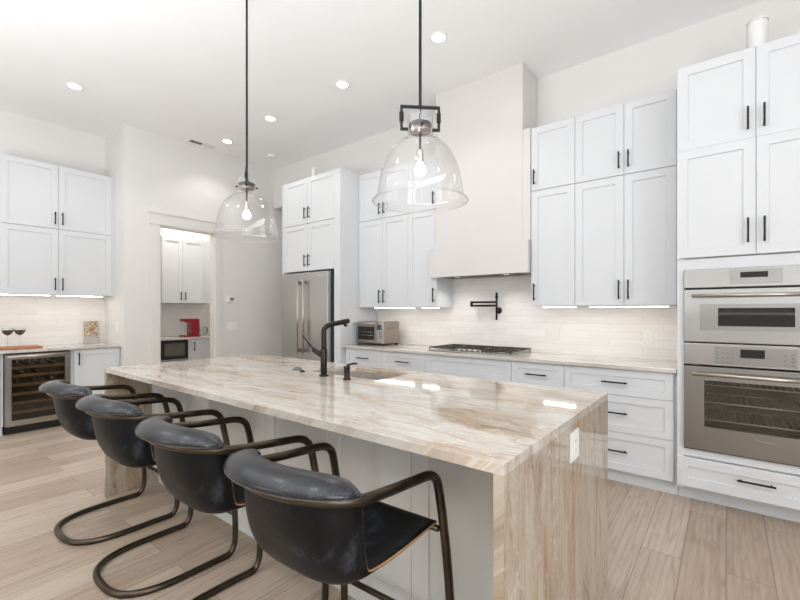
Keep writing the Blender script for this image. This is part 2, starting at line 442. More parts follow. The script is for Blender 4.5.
# ------------------------------------------------------------------ cabinets (local: x right, y back, z up, front face y = 0)
def front(cab, kind, x0, x1, z0, z1, pull=None, mat='cabinet_white', st=0.062, name=None):
    g = 0.0015
    d = MB().shaker(x0 + g, x1 - g, z0 + g, z1 - g, 0.0, .019, st).build(name or kind, mat, cab)
    if pull:
        v, px, pz, L = pull
        MB().pull(px, pz, L, v == 'v').build('handle', 'matte_black', d)
    return d
def upper(label, loc, rz, w, h, d, doors, group, pl=.15, filler=None):
    "doors: list of (x0, x1, handle_side)"
    c = thing('wall_cabinet', label, 'cabinet', loc, rz, group)
    MB().box(0.001, w - .001, .021, d, 0, h).build('carcass', 'cabinet_white', c)
    for a, b, s in doors:
        hx = a + .035 if s == 'l' else b - .035
        front(c, 'door', a, b, 0.001, h - .001, ('v', hx, .05 + pl / 2, pl))
    if filler: MB().box(filler[0] + .001, filler[1] - .001, .002, .021, 0, h).build('filler_strip', 'cabinet_white', c)
    return c
UF = 3.82; UB0, UM, UT = 1.385, 2.46, 3.05
def up_range(x0, x1, z0, z1, doors, label, filler=None):
    return upper(label, (x0, UF, z0), 0, x1 - x0, z1 - z0, YW - UF - .012 if z0 < 2 else YW - UF, doors, 'white shaker wall cabinets on the range wall', .16 if z0 < 2 else .14, filler)
G = .001
# right of the hood
up_range(-1.437, -1.045, UB0, UM, [(0, .392, 'l')], 'tall narrow white wall cabinet just right of the range hood, lower row')
up_range(-1.045, -.275, UB0, UM, [(0, .385, 'r'), (.385, .745, 'l')], 'tall double-door white wall cabinet left of the wall ovens, lower row', (.745, .77))
up_range(-1.437, -1.045, UM, UT, [(0, .392, 'l')], 'short narrow white wall cabinet right of the hood chimney, upper row')
up_range(-1.045, -.275, UM, UT, [(0, .385, 'r'), (.385, .745, 'l')], 'short double-door white wall cabinet beside the tall oven cabinet, upper row', (.745, .77))
# left of the hood
up_range(-3.658, -2.88, UB0, UM, [(0, .39, 'r'), (.39, .778, 'l')], 'tall double-door white wall cabinet above the toaster oven, lower row')
up_range(-2.88, -2.485, UB0, UM, [(0, .395, 'r')], 'tall single-door white wall cabinet just left of the range hood, lower row')
up_range(-3.658, -2.88, UM, UT, [(0, .39, 'r'), (.39, .778, 'l')], 'short double-door white wall cabinet beside the fridge enclosure, upper row behind the pendant')
up_range(-2.88, -2.485, UM, UT, [(0, .395, 'r')], 'short single-door white wall cabinet left of the hood chimney, seen through the nearer pendant')

# fridge surround + cabinets over the fridge
FY = 3.50
FT = 3.07
fs = thing('fridge_surround', 'tall white side panels boxing in the steel fridge', 'panel', (-4.23, FY, 0))
MB().box(.462, .569, 0, YW - FY - .01, 0, FT).build('side_panel', 'cabinet_white', fs)
MB().box(-.57, -.535, 0, YW - FY - .01, 0, FT).build('side_panel', 'cabinet_white', fs)
for z0, z1, lb in ((1.86, 2.475, 'lower'), (2.475, FT, 'upper')):
    c = thing('wall_cabinet', 'white double-door cabinet %s the steel fridge' % ('directly above' if lb == 'lower' else 'at the top of the stack over'), 'cabinet', (-4.764, FY, z0), 0, 'white cabinets stacked over the fridge')
    MB().box(0.001, .995, .021, YW - FY, 0, z1 - z0).build('carcass', 'cabinet_white', c)
    front(c, 'door', 0.003, .498, .001, z1 - z0 - .001, ('v', .46, .135, .15)); front(c, 'door', .498, .994, .001, z1 - z0 - .001, ('v', .536, .135, .15))

# oven tower
OX0, OX1, OY = -.273, .575, 3.52
ow = OX1 - OX0
for z0, z1, lb in ((2.46, UT, 'top'), ):
    c = thing('wall_cabinet', 'white double-door cabinet at the very top of the oven tower', 'cabinet', (OX0, OY, z0), 0, 'white doors above the wall ovens')
    MB().box(0.001, ow - .001, .021, YW - OY, 0, z1 - z0).build('carcass', 'cabinet_white', c)
    front(c, 'door', 0, ow / 2, .001, z1 - z0 - .001, ('v', ow / 2 - .04, .125, .15)); front(c, 'door', ow / 2, ow, .001, z1 - z0 - .001, ('v', ow / 2 + .04, .125, .15))
c = thing('oven_tower_cabinet', 'tall white cabinet holding the two stacked steel wall ovens', 'cabinet', (OX0, OY, 0))
m = MB().box(0.001, .040, .002, .645, .10, 2.459).box(ow - .040, ow - .001, .002, .645, .10, 2.459)
m.box(.040, ow - .040, .022, .645, 1.705, 2.459).box(.040, ow - .040, .002, .022, 1.626, 1.70).box(.040, ow - .040, .002, .645, .332, .386).box(.040, ow - .040, .022, .645, .10, .332).box(.040, ow - .040, .60, .645, .386, 1.70)
m.build('carcass', 'cabinet_white', c)
front(c, 'door', 0, ow / 2, 1.706, 2.458, ('v', ow / 2 - .04, 1.86, .16)).location = (0, -.018, 0)
front(c, 'door', ow / 2, ow, 1.706, 2.458, ('v', ow / 2 + .04, 1.86, .16)).location = (0, -.018, 0)
front(c, 'drawer', 0, ow, .122, .327, ('h', ow / 2, .24, .19)).location = (0, -.018, 0)
MB().box(0.001, ow - .001, .11, .13, 0, .10).build('toe_kick', 'cabinet_white', c)

# base cabinets along the range wall
BF, BH = 3.56, .896
def base(label, x0, x1, fronts, cat='cabinet', group='white base cabinets along the range wall'):
    w = x1 - x0
    c = thing('base_cabinet', label, cat, (x0, BF, 0), 0, group)
    MB().box(.001, w - .001, .021, YW - BF - .002, .10, BH - .002).build('carcass', 'cabinet_white', c)
    MB().box(.001, w - .001, .07, .09, 0, .10).build('toe_kick', 'cabinet_white', c)
    for a, b, z0, z1, p in fronts:
        if p == 'h': front(c, 'drawer', a, b, z0, z1, ('h', (a + b) / 2, (z0 + z1) / 2 + (.01 if z1 - z0 > .22 else 0), .18), st=.055)
        elif p == 'n': front(c, 'false_front', a, b, z0, z1, None, st=.055)
        elif p == 'dr': front(c, 'door', a, b, z0, z1, ('v', b - .04, z1 - .11, .15))
        else: front(c, 'door', a, b, z0, z1, ('v', a + .04, z1 - .11, .15))
    return c
base('white base cabinet with two top drawers below the toaster oven', -3.66, -2.45,
     [(.04, .62, .69, .892, 'h'), (.62, 1.21, .69, .892, 'h'), (.04, .62, .11, .69, 'dr'), (.62, 1.21, .11, .69, 'dl')])
base('white base cabinet with one wide plain front under the gas cooktop', -2.45, -1.52,
     [(0, .93, .69, .892, 'n'), (0, .465, .11, .69, 'dr'), (.465, .93, .11, .69, 'dl')])
base('narrow white base cabinet with a top drawer just right of the cooktop', -1.52, -1.06,
     [(0, .46, .69, .892, 'h'), (0, .46, .11, .69, 'dl')])
base('white base cabinet with three wide drawers left of the wall ovens', -1.06, -.275,
     [(0, .765, .69, .892, 'h'), (0, .765, .405, .69, 'h'), (0, .765, .11, .405, 'h')])
tag(MB().box(-3.658, -.276, BF - .03, YW - .011, BH, .926, .003).build('countertop', 'counter_quartzite'), 'beige stone countertop running along the range wall', 'countertop')

# niche bar: rotated so that local x is world +y
R90 = PI / 2
NX = -6.07
NH = .884
c = thing('base_cabinet', 'white base cabinet with one door right of the wine fridge', 'cabinet', (NX, 1.455, 0), R90, 'white base cabinets of the bar niche')
MB().box(.001, .513, .021, .575, .10, NH - .002).build('carcass', 'cabinet_white', c); MB().box(.001, .513, .06, .08, 0, .10).build('toe_kick', 'cabinet_white', c)
front(c, 'door', .035, .505, .11, .878, ('v', .078, .77, .15))
c = thing('base_cabinet', 'white base cabinet left of the wine fridge at the photo edge', 'cabinet', (NX, .20, 0), R90, 'white base cabinets of the bar niche')
MB().box(.001, .679, .021, .575, .10, NH - .002).build('carcass', 'cabinet_white', c); MB().box(.001, .679, .06, .08, 0, .10).build('toe_kick', 'cabinet_white', c)
front(c, 'door', .005, .655, .11, .878, ('v', .05, .77, .15))
tag(MB().box(XN + .011, NX + .03, .20, 1.968, NH, .914, .003).build('countertop', 'counter_quartzite'), 'beige stone countertop of the bar niche over the wine fridge', 'countertop')
NUF = -6.30; NB, NM, NT_ = 1.535, 2.32, 3.085
ndp = NUF - XN
upper('white double-door wall cabinet over the bar counter, lower row', (NUF, .885, NB), R90, 1.083, NM - NB, ndp - .011, [(0, .51, 'r'), (.51, 1.055, 'l')], 'white wall cabinets over the bar niche', .15, (1.055, 1.083))
upper('white double-door wall cabinet over the bar counter, upper row', (NUF, .885, NM), R90, 1.083, NT_ - NM, ndp, [(0, .51, 'r'), (.51, 1.055, 'l')], 'white wall cabinets over the bar niche', .15, (1.055, 1.083))

# pantry cabinets
PX = -7.05
c = upper('white double-door wall cabinet seen through the pantry doorway', (PX, 2.862, 1.47), R90, .84, 1.07, .345, [(0, .32, 'r'), (.32, .69, 'l')], None, .13, (.69, .84))
c.name = 'wall_cabinet'
c = thing('base_cabinet', 'white base cabinet beside the microwave in the pantry', 'cabinet', (-6.80, 3.17, 0), R90)
MB().box(.001, .52, .021, .595, .10, NH - .002).build('carcass', 'cabinet_white', c); MB().box(.001, .52, .06, .08, 0, .10).build('toe_kick', 'cabinet_white', c)
front(c, 'door', .025, .42, .11, .878, ('v', .075, .77, .15))
MB().box(.421, .52, .002, .021, .10, .88).build('filler_strip', 'cabinet_white', c)
c = thing('base_cabinet', 'white cabinet housing the microwave in the pantry', 'cabinet', (-6.80, 2.70, 0), R90)
MB().box(.001, .469, .021, .595, .10, .40).box(.001, .03, .002, .595, .40, NH - .002).box(.455, .469, .002, .595, .40, NH - .002).build('carcass', 'cabinet_white', c)
front(c, 'drawer', .005, .465, .11, .40, ('h', .235, .27, .16))
tag(MB().box(-7.398, -6.775, 2.69, 3.70, NH, .914, .003).build('countertop', 'counter_quartzite'), 'pale stone countertop in the pantry under the red coffee maker', 'countertop')
mw = thing('microwave', 'black and steel drawer microwave below the pantry counter', 'microwave', (-6.80, 2.732, .402), R90)
MB().box(.0, .42, .02, .50, 0, .475).build('body', 'carcass_dark', mw)
d = MB().box(.0, .42, -.012, .0195, .19, .47, .004).build('door', 'black_plastic', mw)
MB().box(.06, .36, -.0145, -.0125, .235, .43).build('window', 'window_reflection', d)  # grey colour paints the reflection in the microwave glass
p = MB().box(.0, .42, -.012, .0195, .0, .185, .004).build('control_panel', 'steel', mw)
MB().box(.22, .38, -.0145, -.0125, .11, .165).build('display', 'display_glow', p)

# ------------------------------------------------------------------ range hood
hd = thing('range_hood', 'white plastered range hood with box and chimney over the cooktop', 'range hood', (-2.0, YW, 1.70))
MB().box(-.485, .49, -(YW - 3.80), -.0105, .305, H - 1.70 - .001).build('chimney', 'hood_paint', hd)
hx0, hx1, hy = -.54, .560, -(YW - 3.75)
m = MB()
# hollow box: front, sides, top
m.box(hx0, hx1, hy, hy + .03, 0, .305).box(hx0, hx0 + .03, hy + .03, -(YW - 3.818), 0, .305).box(hx1 - .03, hx1, hy + .03, -(YW - 3.818), 0, .305)
m.box(-.483, hx0 + .03, -(YW - 3.818), -.0105, 0, .305).box(.465, .490, -(YW - 3.818), -.0105, 0, .305).box(hx0 + .03, hx1 - .03, hy + .03, -(YW - 3.818), .27, .305)
m.build('hood_box', 'hood_paint', hd)
m = MB().box(-.47, .46, hy + .031, -.012, .006, .03)
ln = m.build('liner', 'hood_steel', hd)
MB().box(.4905, .562, -(YW - 3.803), -(YW - 3.842), .3055, 1.35).build('filler_strip', 'hood_paint', hd)
for k in range(3):
    f = MB()
    for q in range(9): f.box(-.42 + k * .29 + q * .03, -.405 + k * .29 + q * .03, hy + .08, -.10, .001, .0058)
    f.build('filter', 'grey_plastic', ln)

for x in (-.28, .28):  # discs and spots added under the hood to brighten the tile behind
    lp = MB().lathe([(0, .0055), (.028, .0055), (.028, .0015), (0, .0015)], 20, (x, -.27, 0)).build('hood_fill_disc', 'hood_fill_glow', hd)
    l = bpy.data.lights.new('lamp', 'SPOT'); l.energy = 4.5; l.spot_size = math.radians(140); l.spot_blend = .9; l.shadow_soft_size = .06; l.color = (1, .98, .95)
    q = bpy.data.objects.new('lamp', l); COL.objects.link(q); q.parent = hd; q.location = (x, -.27, -.03)

# ------------------------------------------------------------------ island
IX0, IX1, IY0, IY1, IT = -3.53, -.466, 1.042, 2.28, .930
SX0, SX1, SY0, SY1 = -2.235, -1.622, 1.853, 2.18
isl = thing('kitchen_island', 'long beige veined stone waterfall island with grey-white panels', 'island', ((IX0 + IX1) / 2, (IY0 + IY1) / 2, 0))
ox, oy = isl.location.x, isl.location.y
def holed_slab(x0, x1, y0, y1, z0, z1, hx0, hx1, hy0, hy1):
    b = bmesh.new(); xs = [x0, hx0, hx1, x1]; ys = [y0, hy0, hy1, y1]
    T = [[b.verts.new((x, y, z1)) for y in ys] for x in xs]; Bm = [[b.verts.new((x, y, z0)) for y in ys] for x in xs]
    for i in range(3):
        for j in range(3):
            if i == 1 and j == 1: continue
            b.faces.new((T[i][j], T[i + 1][j], T[i + 1][j + 1], T[i][j + 1])); b.faces.new((Bm[i][j], Bm[i][j + 1], Bm[i + 1][j + 1], Bm[i + 1][j]))
    def wl(p, q): b.faces.new((T[p[0]][p[1]], T[q[0]][q[1]], Bm[q[0]][q[1]], Bm[p[0]][p[1]]))
    for k in range(3):
        wl((k, 0), (k + 1, 0)); wl((k, 3), (k + 1, 3)); wl((0, k), (0, k + 1)); wl((3, k), (3, k + 1))
    wl((1, 1), (2, 1)); wl((1, 2), (2, 2)); wl((1, 1), (1, 2)); wl((2, 1), (2, 2))
    m = MB(); m._merge(b); return m
holed_slab(IX0 - ox, IX1 - ox, IY0 - oy, IY1 - oy, IT - .03, IT, SX0 - ox, SX1 - ox, SY0 - oy, SY1 - oy).build('countertop', 'quartzite', isl)
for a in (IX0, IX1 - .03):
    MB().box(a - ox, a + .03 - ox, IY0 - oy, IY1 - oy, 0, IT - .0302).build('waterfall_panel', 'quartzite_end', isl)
PYI = 1.345; bx0, bx1 = IX0 + .031, IX1 - .031
m = MB().box(bx0 - ox, bx1 - ox, PYI + .02 - oy, PYI + .04 - oy, .10, .899).box(bx0 - ox, bx1 - ox, 2.22 - oy, 2.24 - oy, .10, .899)
m.box(bx0 - ox, bx1 - ox, PYI + .04 - oy, 2.22 - oy, .10, .12)
m.build('carcass', 'island_paint', isl)
MB().box(bx0 - ox, bx1 - ox, PYI + .05 - oy, 2.17 - oy, 0, .0995).build('toe_kick', 'island_paint', isl)
pw = (bx1 - bx0) / 6
for k in range(6):
    a = bx0 + k * pw
    MB().shaker(a + .001 - ox, a + pw - .001 - ox, .105, .898, PYI - oy, .0195, .082, .008).build('panel', 'island_paint', isl)
    r = MB().shaker(-pw / 2 + .002, pw / 2 - .002, .105, .895, 0, .0195, .062, .008).build('door', 'cabinet_white', isl, (a + pw / 2 - ox, 2.261 - oy, 0), (0, 0, PI))
    MB().pull((1 if k % 2 else -1) * (pw / 2 - .045), .77, .16).build('handle', 'matte_black', r)

# sink
sk = thing('sink', 'rectangular stainless undermount sink let into the stone island', 'sink', ((SX0 + SX1) / 2, (SY0 + SY1) / 2, .675))
sw, sd = (SX1 - SX0) / 2, (SY1 - SY0) / 2
m = MB()
m.box(-sw - .012, sw + .012, -sd - .012, sd + .012, 0, .006)
m.box(-sw - .012, -sw, -sd - .012, sd + .012, .006, .2235).box(sw, sw + .012, -sd - .012, sd + .012, .006, .2235)
m.box(-sw, sw, -sd - .012, -sd, .006, .2235).box(-sw, sw, sd, sd + .012, .006, .2235)
m.build('bowl', 'sink_steel', sk)
MB().lathe([(0, .0065), (.02, .0065), (.04, .008), (.045, .0065)], 24).build('drain', 'chrome', sk)

# faucet
fc = thing('faucet', 'dark bronze angular kitchen faucet with side lever on the island', 'faucet', (-1.998, 1.768, IT))
MB().lathe([(0, .0005), (.030, .0005), (.030, .006), (.024, .01), (0, .01)], 24).build('base', 'bronze_black', fc)
MB().cyl((0, 0, .0102), .021, .16).build('body', 'bronze_black', fc)
dx, dy = .30, .955
sp = [(0, 0, .17), (0, 0, .25), (0, 0, .285), (dx * .012, dy * .012, .307), (dx * .04, dy * .04, .322), (dx * .09, dy * .09, .331), (dx * .175, dy * .175, .346)]
MB().tube(smooth_path(sp, 4), .0165, 14).build('spout', 'bronze_black', fc)
MB().tube([(dx * .145, dy * .145, .328), (dx * .157, dy * .157, .312)], .011, 12).build('spray_head', 'bronze_black', fc)
ex = Vector((-.80, -.25, .42)).normalized()
st = MB().tube([Vector((0, 0, .125)) + ex * .015, Vector((0, 0, .125)) + ex * .085], .017, 14).build('lever_hub', 'bronze_black', fc)
e2 = Vector((-.72, -.15, .72)).normalized(); q = Vector((0, 0, .125)) + ex * .078
MB().tube([q, q + e2 * .13], [.0055, .0045], 8).build('lever', 'bronze_black', st)
# soap dispenser
sdp = thing('soap_dispenser', 'short dark bronze soap dispenser right of the island faucet', 'soap dispenser', (-1.785, 1.761, IT))
MB().lathe([(0, .0005), (.024, .0005), (.024, .006), (.017, .014), (.017, .062), (.019, .066), (.019, .082), (0, .084)], 24).build('body', 'bronze_black', sdp)
MB().tube([(0, 0, .086), (.02, .03, .094), (.03, .055, .092)], .006, 10).build('nozzle', 'bronze_black', sdp)
# two small deck buttons
for i, (x, y, r, h, lb) in enumerate(((-2.242, 1.795, .018, .008, 'small dark round air switch button set in the island beside the faucet'), (-2.348, 1.833, .034, .014, 'wider grey disc cover on the island left of the small button'))):
    t = thing('deck_button' if i == 0 else 'hole_cover', lb, 'button' if i == 0 else 'cover', (x, y, IT))
    MB().lathe([(0, .0005), (r, .0005), (r, h * .6), (r * .9, h), (0, h)], 24).build('rim', 'bronze_black' if i == 0 else 'grey_plastic', t)
    MB().lathe([(0, h + .0002), (r * .6, h + .0002), (r * .55, h + .003), (0, h + .003)], 20).build('cap', 'matte_black', t)

# outlets and switches -------------------------------------------------------
def plate(name, label, cat, loc, rz, w, h, kind, mat='white_plastic', group=None):
    "local front -y, plate back on y = 0"
    t = thing(name, label, cat, loc, rz, group)
    p = MB().box(-w / 2, w / 2, -.006, -.0004, -h / 2, h / 2, .002).build('cover_plate', mat, t)
    n = max(1, round(w / .075))
    for k in range(n):
        cx = (k - (n - 1) / 2) * .046
        if kind == 'outlet':
            s_ = MB().box(cx - .017, cx + .017, -.0085, -.0062, -.034, .034, .0008).build('socket_insert', mat, p)
            mm = MB()
            for zz in (-.018, .018):
                mm.box(cx - .008, cx - .006, -.0088, -.0086, zz - .004, zz + .005).box(cx + .006, cx + .008, -.0088, -.0086, zz - .004, zz + .005)
            mm.build('slots', 'grey_plastic', s_) if False else mm.build('slot_marks', 'grey_plastic', t)
        else:
            MB().box(cx - .017, cx + .017, -.010, -.0062, -.034, .034, .001).build('rocker', mat, t)
    return t
plate('wall_outlet', 'white power outlet on the stone end panel of the island', 'outlet', (IX1, 1.687, .819), R90, .111, .112, 'outlet')
plate('wall_outlet', 'white power outlet on the backsplash left of the cooktop', 'outlet', (-2.57, YW - .01, 1.108), 0, .075, .118, 'outlet', 'outlet_white')
plate('wall_outlet', 'double white outlet plate on the backsplash right of the cooktop', 'outlet', (-1.345, YW - .01, 1.113), 0, .12, .118, 'outlet', 'outlet_white')
plate('wall_outlet', 'white outlet on the backsplash beside the oven tower', 'outlet', (-.53, YW - .01, 1.115), 0, .078, .118, 'outlet', 'outlet_white')
plate('wall_outlet', 'white outlet on the tiled back of the bar niche', 'outlet', (XN + .01, 1.50, 1.21), R90, .075, .118, 'outlet', 'outlet_white')
plate('light_switch', 'white switch on the side wall of the bar niche', 'switch', (-6.18, 1.97, 1.135), 0, .075, .118, 'rocker')
plate('light_switch', 'wide white switch plate on the wall under the thermostat', 'switch', (XF, 3.42, 1.11), R90, .165, .118, 'rocker')
t = thing('thermostat', 'small white thermostat with dark screen beside the pantry door', 'thermostat', (XF, 3.40, 1.52), R90)
b = MB().box(-.055, .055, -.022, -.0005, -.045, .045, .004).build('housing', 'white_plastic', t)
MB().box(-.022, .035, -.0235, -.0222, -.02, .025).build('screen', 'grey_plastic', t)

# ------------------------------------------------------------------ fridge
fr = thing('refrigerator', 'stainless french-door refrigerator with long bar handles', 'refrigerator', (-4.262, 3.425, 0))
MB().box(-.455, .455, .075, .73, .02, 1.835).build('body', 'carcass_dark', fr)
for s, nm in ((-1, 'door'), (1, 'door')):
    a, b = (-.455, -.002) if s < 0 else (.002, .455)
    d = MB().box(a, b, 0, .07, .70, 1.83, .006, 3).build('door', 'steel_v', fr)
    hm = MB(); x = s * .055
    hm.tube([(x, -.05, .80), (x, -.05, 1.74)], .012, 12)
    h_ = hm.build('handle', 'satin_nickel', d)
    for z in (.84, 1.70): MB().box(x - .012, x + .012, -.045, -.0005, z - .02, z + .02, .003).build('handle_bracket', 'grey_plastic', d)
d = MB().box(-.455, .455, 0, .07, .10, .692, .006, 3).build('freezer_drawer', 'steel_v', fr)
MB().tube([(-.38, -.05, .62), (.38, -.05, .62)], .012, 12).box(-.32, -.28, -.045, -.0005, .61, .63).box(.28, .32, -.045, -.0005, .61, .63).build('handle', 'satin_nickel', d)
MB().box(-.44, .44, .03, .06, .0, .095).build('grille', 'carcass_dark', fr)
MB().box(.28, .40, -.004, -.0005, 1.775, 1.79).build('badge', 'chrome', fr)

# ------------------------------------------------------------------ wall ovens
vx = -.232 - OX0
OW = .765
up = thing('speed_oven', 'upper stainless wall oven with a small black window', 'oven', (-.232, OY, 1.125))
MB().box(.01, OW - .01, .024, .58, .0, .498).build('body', 'carcass_dark', up)
cp = MB().box(0, OW, -.022, .0005, .372, .499, .004).build('control_panel', 'steel', up)
MB().box(.25, .51, -.0236, -.0222, .392, .485).build('panel_inlay', 'oven_door_steel', cp)
MB().box(.305, .44, -.0252, -.0238, .432, .468).build('display', 'black_gloss', cp)
d = MB().box(0, OW, -.022, .0, .003, .362, .004).build('door', 'steel', up)
MB().box(.09, .665, -.0236, -.0222, .085, .262).build('glass_border', 'oven_door_steel', d)
MB().box(.19, .565, -.0252, -.0238, .115, .235).build('window', 'black_gloss', d)
hh = MB().tube([(.05, -.068, .318), (OW - .05, -.068, .318)], .0125, 14).build('handle', 'satin_nickel', d)
for x in (.068, OW - .068): MB().box(x - .018, x + .018, -.066, -.0225, .308, .328, .003).build('handle_bracket', 'satin_nickel', d)
lo = thing('wall_oven', 'lower stainless wall oven with a large window and racks', 'oven', (-.232, OY, .390))
MB().box(.002, OW - .002, -.016, -.0005, -.003, .0032).build('bottom_gap_shade', 'black_plastic', lo)  # strip painted black for the shade in the gap below the oven
# cavity (open box) behind the window
m = MB().box(.08, OW - .08, .50, .52, .05, .56).box(.08, .10, .03, .50, .05, .56).box(OW - .10, OW - .08, .03, .50, .05, .56).box(.10, OW - .10, .03, .50, .05, .07).box(.10, OW - .10, .03, .50, .54, .56)
m.build('cavity', 'cavity_dark', lo)
for z in (.20, .32, .44):
    k = MB().tube([(.105, .06, z), (OW - .105, .06, z)], .005, 8)
    for q in range(17): k.box(.12 + q * .0325, .123 + q * .0325, .06, .47, z - .0015, z + .0015)
    k.tube([(.105, .46, z), (OW - .105, .46, z)], .004, 8)
    k.build('rack', 'rack_steel', lo)
cp = MB().box(0, OW, -.022, .0005, .583, .73, .004).build('control_panel', 'steel', lo)
MB().box(.17, .575, -.0236, -.0222, .597, .712).build('panel_inlay', 'oven_door_steel', cp)
MB().box(.305, .425, -.0252, -.0238, .645, .700).build('display', 'black_gloss', cp)
for cx, cnt in ((.185, 4), (.215, 3), (.240, 3), (.265, 3), (.555, 4), (.52, 3)):
    for k in range(cnt):
        z = .612 + k * (.088 / (cnt - .0))
        MB().box(cx - .007, cx + .007, -.0242, -.0238, z - .004, z + .004).build('button', 'grey_plastic', cp)
dm = MB()
wx0, wx1, wz0, wz1 = .115, .65, .165, .480
dm.box(0, wx0, -.022, .02, .004, .573).box(wx1, OW, -.022, .02, .004, .573).box(wx0, wx1, -.022, .02, .004, wz0).box(wx0, wx1, -.022, .02, wz1, .573)
d = dm.build('door', 'oven_door_steel', lo)
MB().box(wx0, wx1, -.018, -.014, wz0, wz1).build('window', 'oven_glass', d)
MB().tube([(.05, -.068, .525), (OW - .05, -.068, .525)], .0135, 14).build('handle', 'satin_nickel', d)
for x in (.068, OW - .068): MB().box(x - .018, x + .018, -.066, -.0225, .514, .536, .003).build('handle_bracket', 'satin_nickel', d)
tx = bpy.data.curves.new('badge', 'FONT'); tx.body = 'Thermador'; tx.size = .024; tx.extrude = .0006; tx.align_x = 'CENTER'
tmp = bpy.data.objects.new('badge_text', tx); COL.objects.link(tmp); bpy.context.view_layer.update()
tme = bpy.data.meshes.new_from_object(tmp.evaluated_get(bpy.context.evaluated_depsgraph_get())); bpy.data.objects.remove(tmp)
to = bpy.data.objects.new('badge', tme); COL.objects.link(to); tme.materials.clear(); tme.materials.append(MATS['chrome']); to.parent = d
to.location = (.43, -.0228, .112); to.rotation_euler = (PI / 2, 0, 0)

# ------------------------------------------------------------------ cooktop
ct = thing('gas_cooktop', 'five-burner gas cooktop with black iron grates on the range counter', 'cooktop', (-2.0, 3.865, .926))
MB().box(-.455, .455, -.255, .255, .0005, .012, .004).build('pan', 'steel', ct)
for x, y, r in ((-.31, -.12, .04), (-.31, .13, .045), (0, .03, .06), (.31, -.12, .045), (.31, .13, .04)):
    b = MB().lathe([(0, .0125), (r, .0125), (r, .022), (r * .8, .026), (0, .026)], 24, (x, y, 0)).build('burner', 'satin_nickel', ct)
    MB().lathe([(0, .0265), (r * .75, .0265), (r * .75, .033), (0, .035)], 24, (x, y, 0)).build('burner_cap', 'cast_iron', b)
for x0, x1, yf in ((-.45, -.155, -.245), (-.15, .15, -.135), (.155, .45, -.245)):
    m = MB(); z0, z1 = .030, .040; w = .009
    m.box(x0, x1, yf, yf + w, z0, z1).box(x0, x1, .235, .247, z0, z1).box(x0, x0 + w, yf, .247, z0, z1).box(x1 - w, x1, yf, .247, z0, z1)
    xm = (x0 + x1) / 2
    m.box(xm - w / 2, xm + w / 2, yf, .247, z0, z1)
    for yy in (-.12, .0, .13):
        if yy > yf + .05: m.box(x0, x1, yy - w / 2, yy + w / 2, z0, z1)
    for a in (x0, x1 - w):
        for bq in (yf, .235): m.box(a, a + w, bq, bq + w, .0122, z0)
    m.build('grate', 'cast_iron', ct)
for k in range(5):
    MB().lathe([(0, .0125), (.019, .0125), (.017, .030), (.014, .033), (0, .033)], 20, (-.12 + k * .06, -.195, 0)).build('knob', 'satin_nickel', ct)

# pot filler
pf = thing('pot_filler', 'black folding pot filler tap on the wall over the cooktop', 'tap', (-1.915, YW - .01, 1.345))
MB().lathe([(0, .0005), (.035, .0005), (.033, .012), (0, .012)], 24, (0, 0, 0), 'Y', Matrix.Rotation(PI / 2, 4, 'X')).build('wall_flange', 'matte_black', pf)
MB().tube([(0, -.012, 0), (.008, -.075, 0)], .012, 12).build('valve_body', 'matte_black', pf)
MB().tube([(.01, -.08, -.10), (.01, -.08, .19)], .011, 12).build('riser', 'matte_black', pf)
MB().tube([(.01, -.08, .052), (-.28, -.085, .052)], .011, 10).box(-.295, -.270, -.097, -.073, .041, .101, .003).build('lower_arm', 'matte_black', pf)
MB().tube([(-.27, -.085, .09), (.01, -.08, .09)], .011, 10).build('upper_arm', 'matte_black', pf)
MB().tube([(.01, -.08, .13), (.01, -.08, .155)], .015, 10).build('valve_handle', 'matte_black', pf)

# ------------------------------------------------------------------ toaster oven
to_ = thing('toaster_oven', 'brushed steel toaster oven on the counter beside the fridge panel', 'toaster oven', (-3.40, 3.73, .926))
b = MB().box(-.215, .215, .012, .32, .02, .285, .012, 3).build('body', 'toaster_steel', to_)
d = MB().box(-.205, .10, 0, .0115, .035, .265, .004).build('door', 'toaster_steel', to_)
MB().box(-.185, .08, -.003, -.0005, .065, .225).build('window', 'black_gloss', d)
MB().tube([(-.17, -.0035, .12), (.065, -.0035, .12)], .002, 6).tube([(-.17, -.0035, .16), (.065, -.0035, .16)], .002, 6).build('rack', 'chrome', d)
MB().tube([(-.225, -.035, .265), (.11, -.035, .265)], .008, 10).box(-.20, -.185, -.03, -.0005, .258, .272).box(.075, .09, -.03, -.0005, .258, .272).build('handle', 'satin_nickel', d)
p = MB().box(.105, .210, 0, .0115, .035, .275, .004).build('control_panel', 'steel', to_)
MB().box(.125, .19, -.003, -.0005, .19, .25).build('display', 'display_glow', p)
for z in (.06, .105, .15): MB().cyl((.157, -.0005, z), .014, -.014, 'Y', 16).build('knob', 'chrome', p)
m_ = MB().box(.2155, .217, .08, .24, .19, .22); m_.build('side_vent', 'grey_plastic', b)
for x in (-.19, .19):
    for y in (.03, .29): MB().cyl((x, y, .0005), .016, .0195, 'Z', 14).build('foot', 'black_plastic', to_)

# ------------------------------------------------------------------ white cylinders on top of the cabinets
for x, y, z, r, h, lb in ((-4.50, 3.80, FT, .032, .26, 'white upright tube standing on top of the fridge cabinet'), (.17, 3.80, UT, .058, .305, 'wider white upright tube standing on top of the oven tower')):
    t = thing('white_tube', lb, 'tube', (x, y, z))
    MB().lathe([(0, .001), (r, .001), (r, h - .02)], 28).build('tube_body', 'white_plastic', t)
    MB().lathe([(r * 1.04, h - .0195), (r * 1.04, h - .004), (r * .98, h), (0, h)], 28).build('cap', 'white_plastic', t)

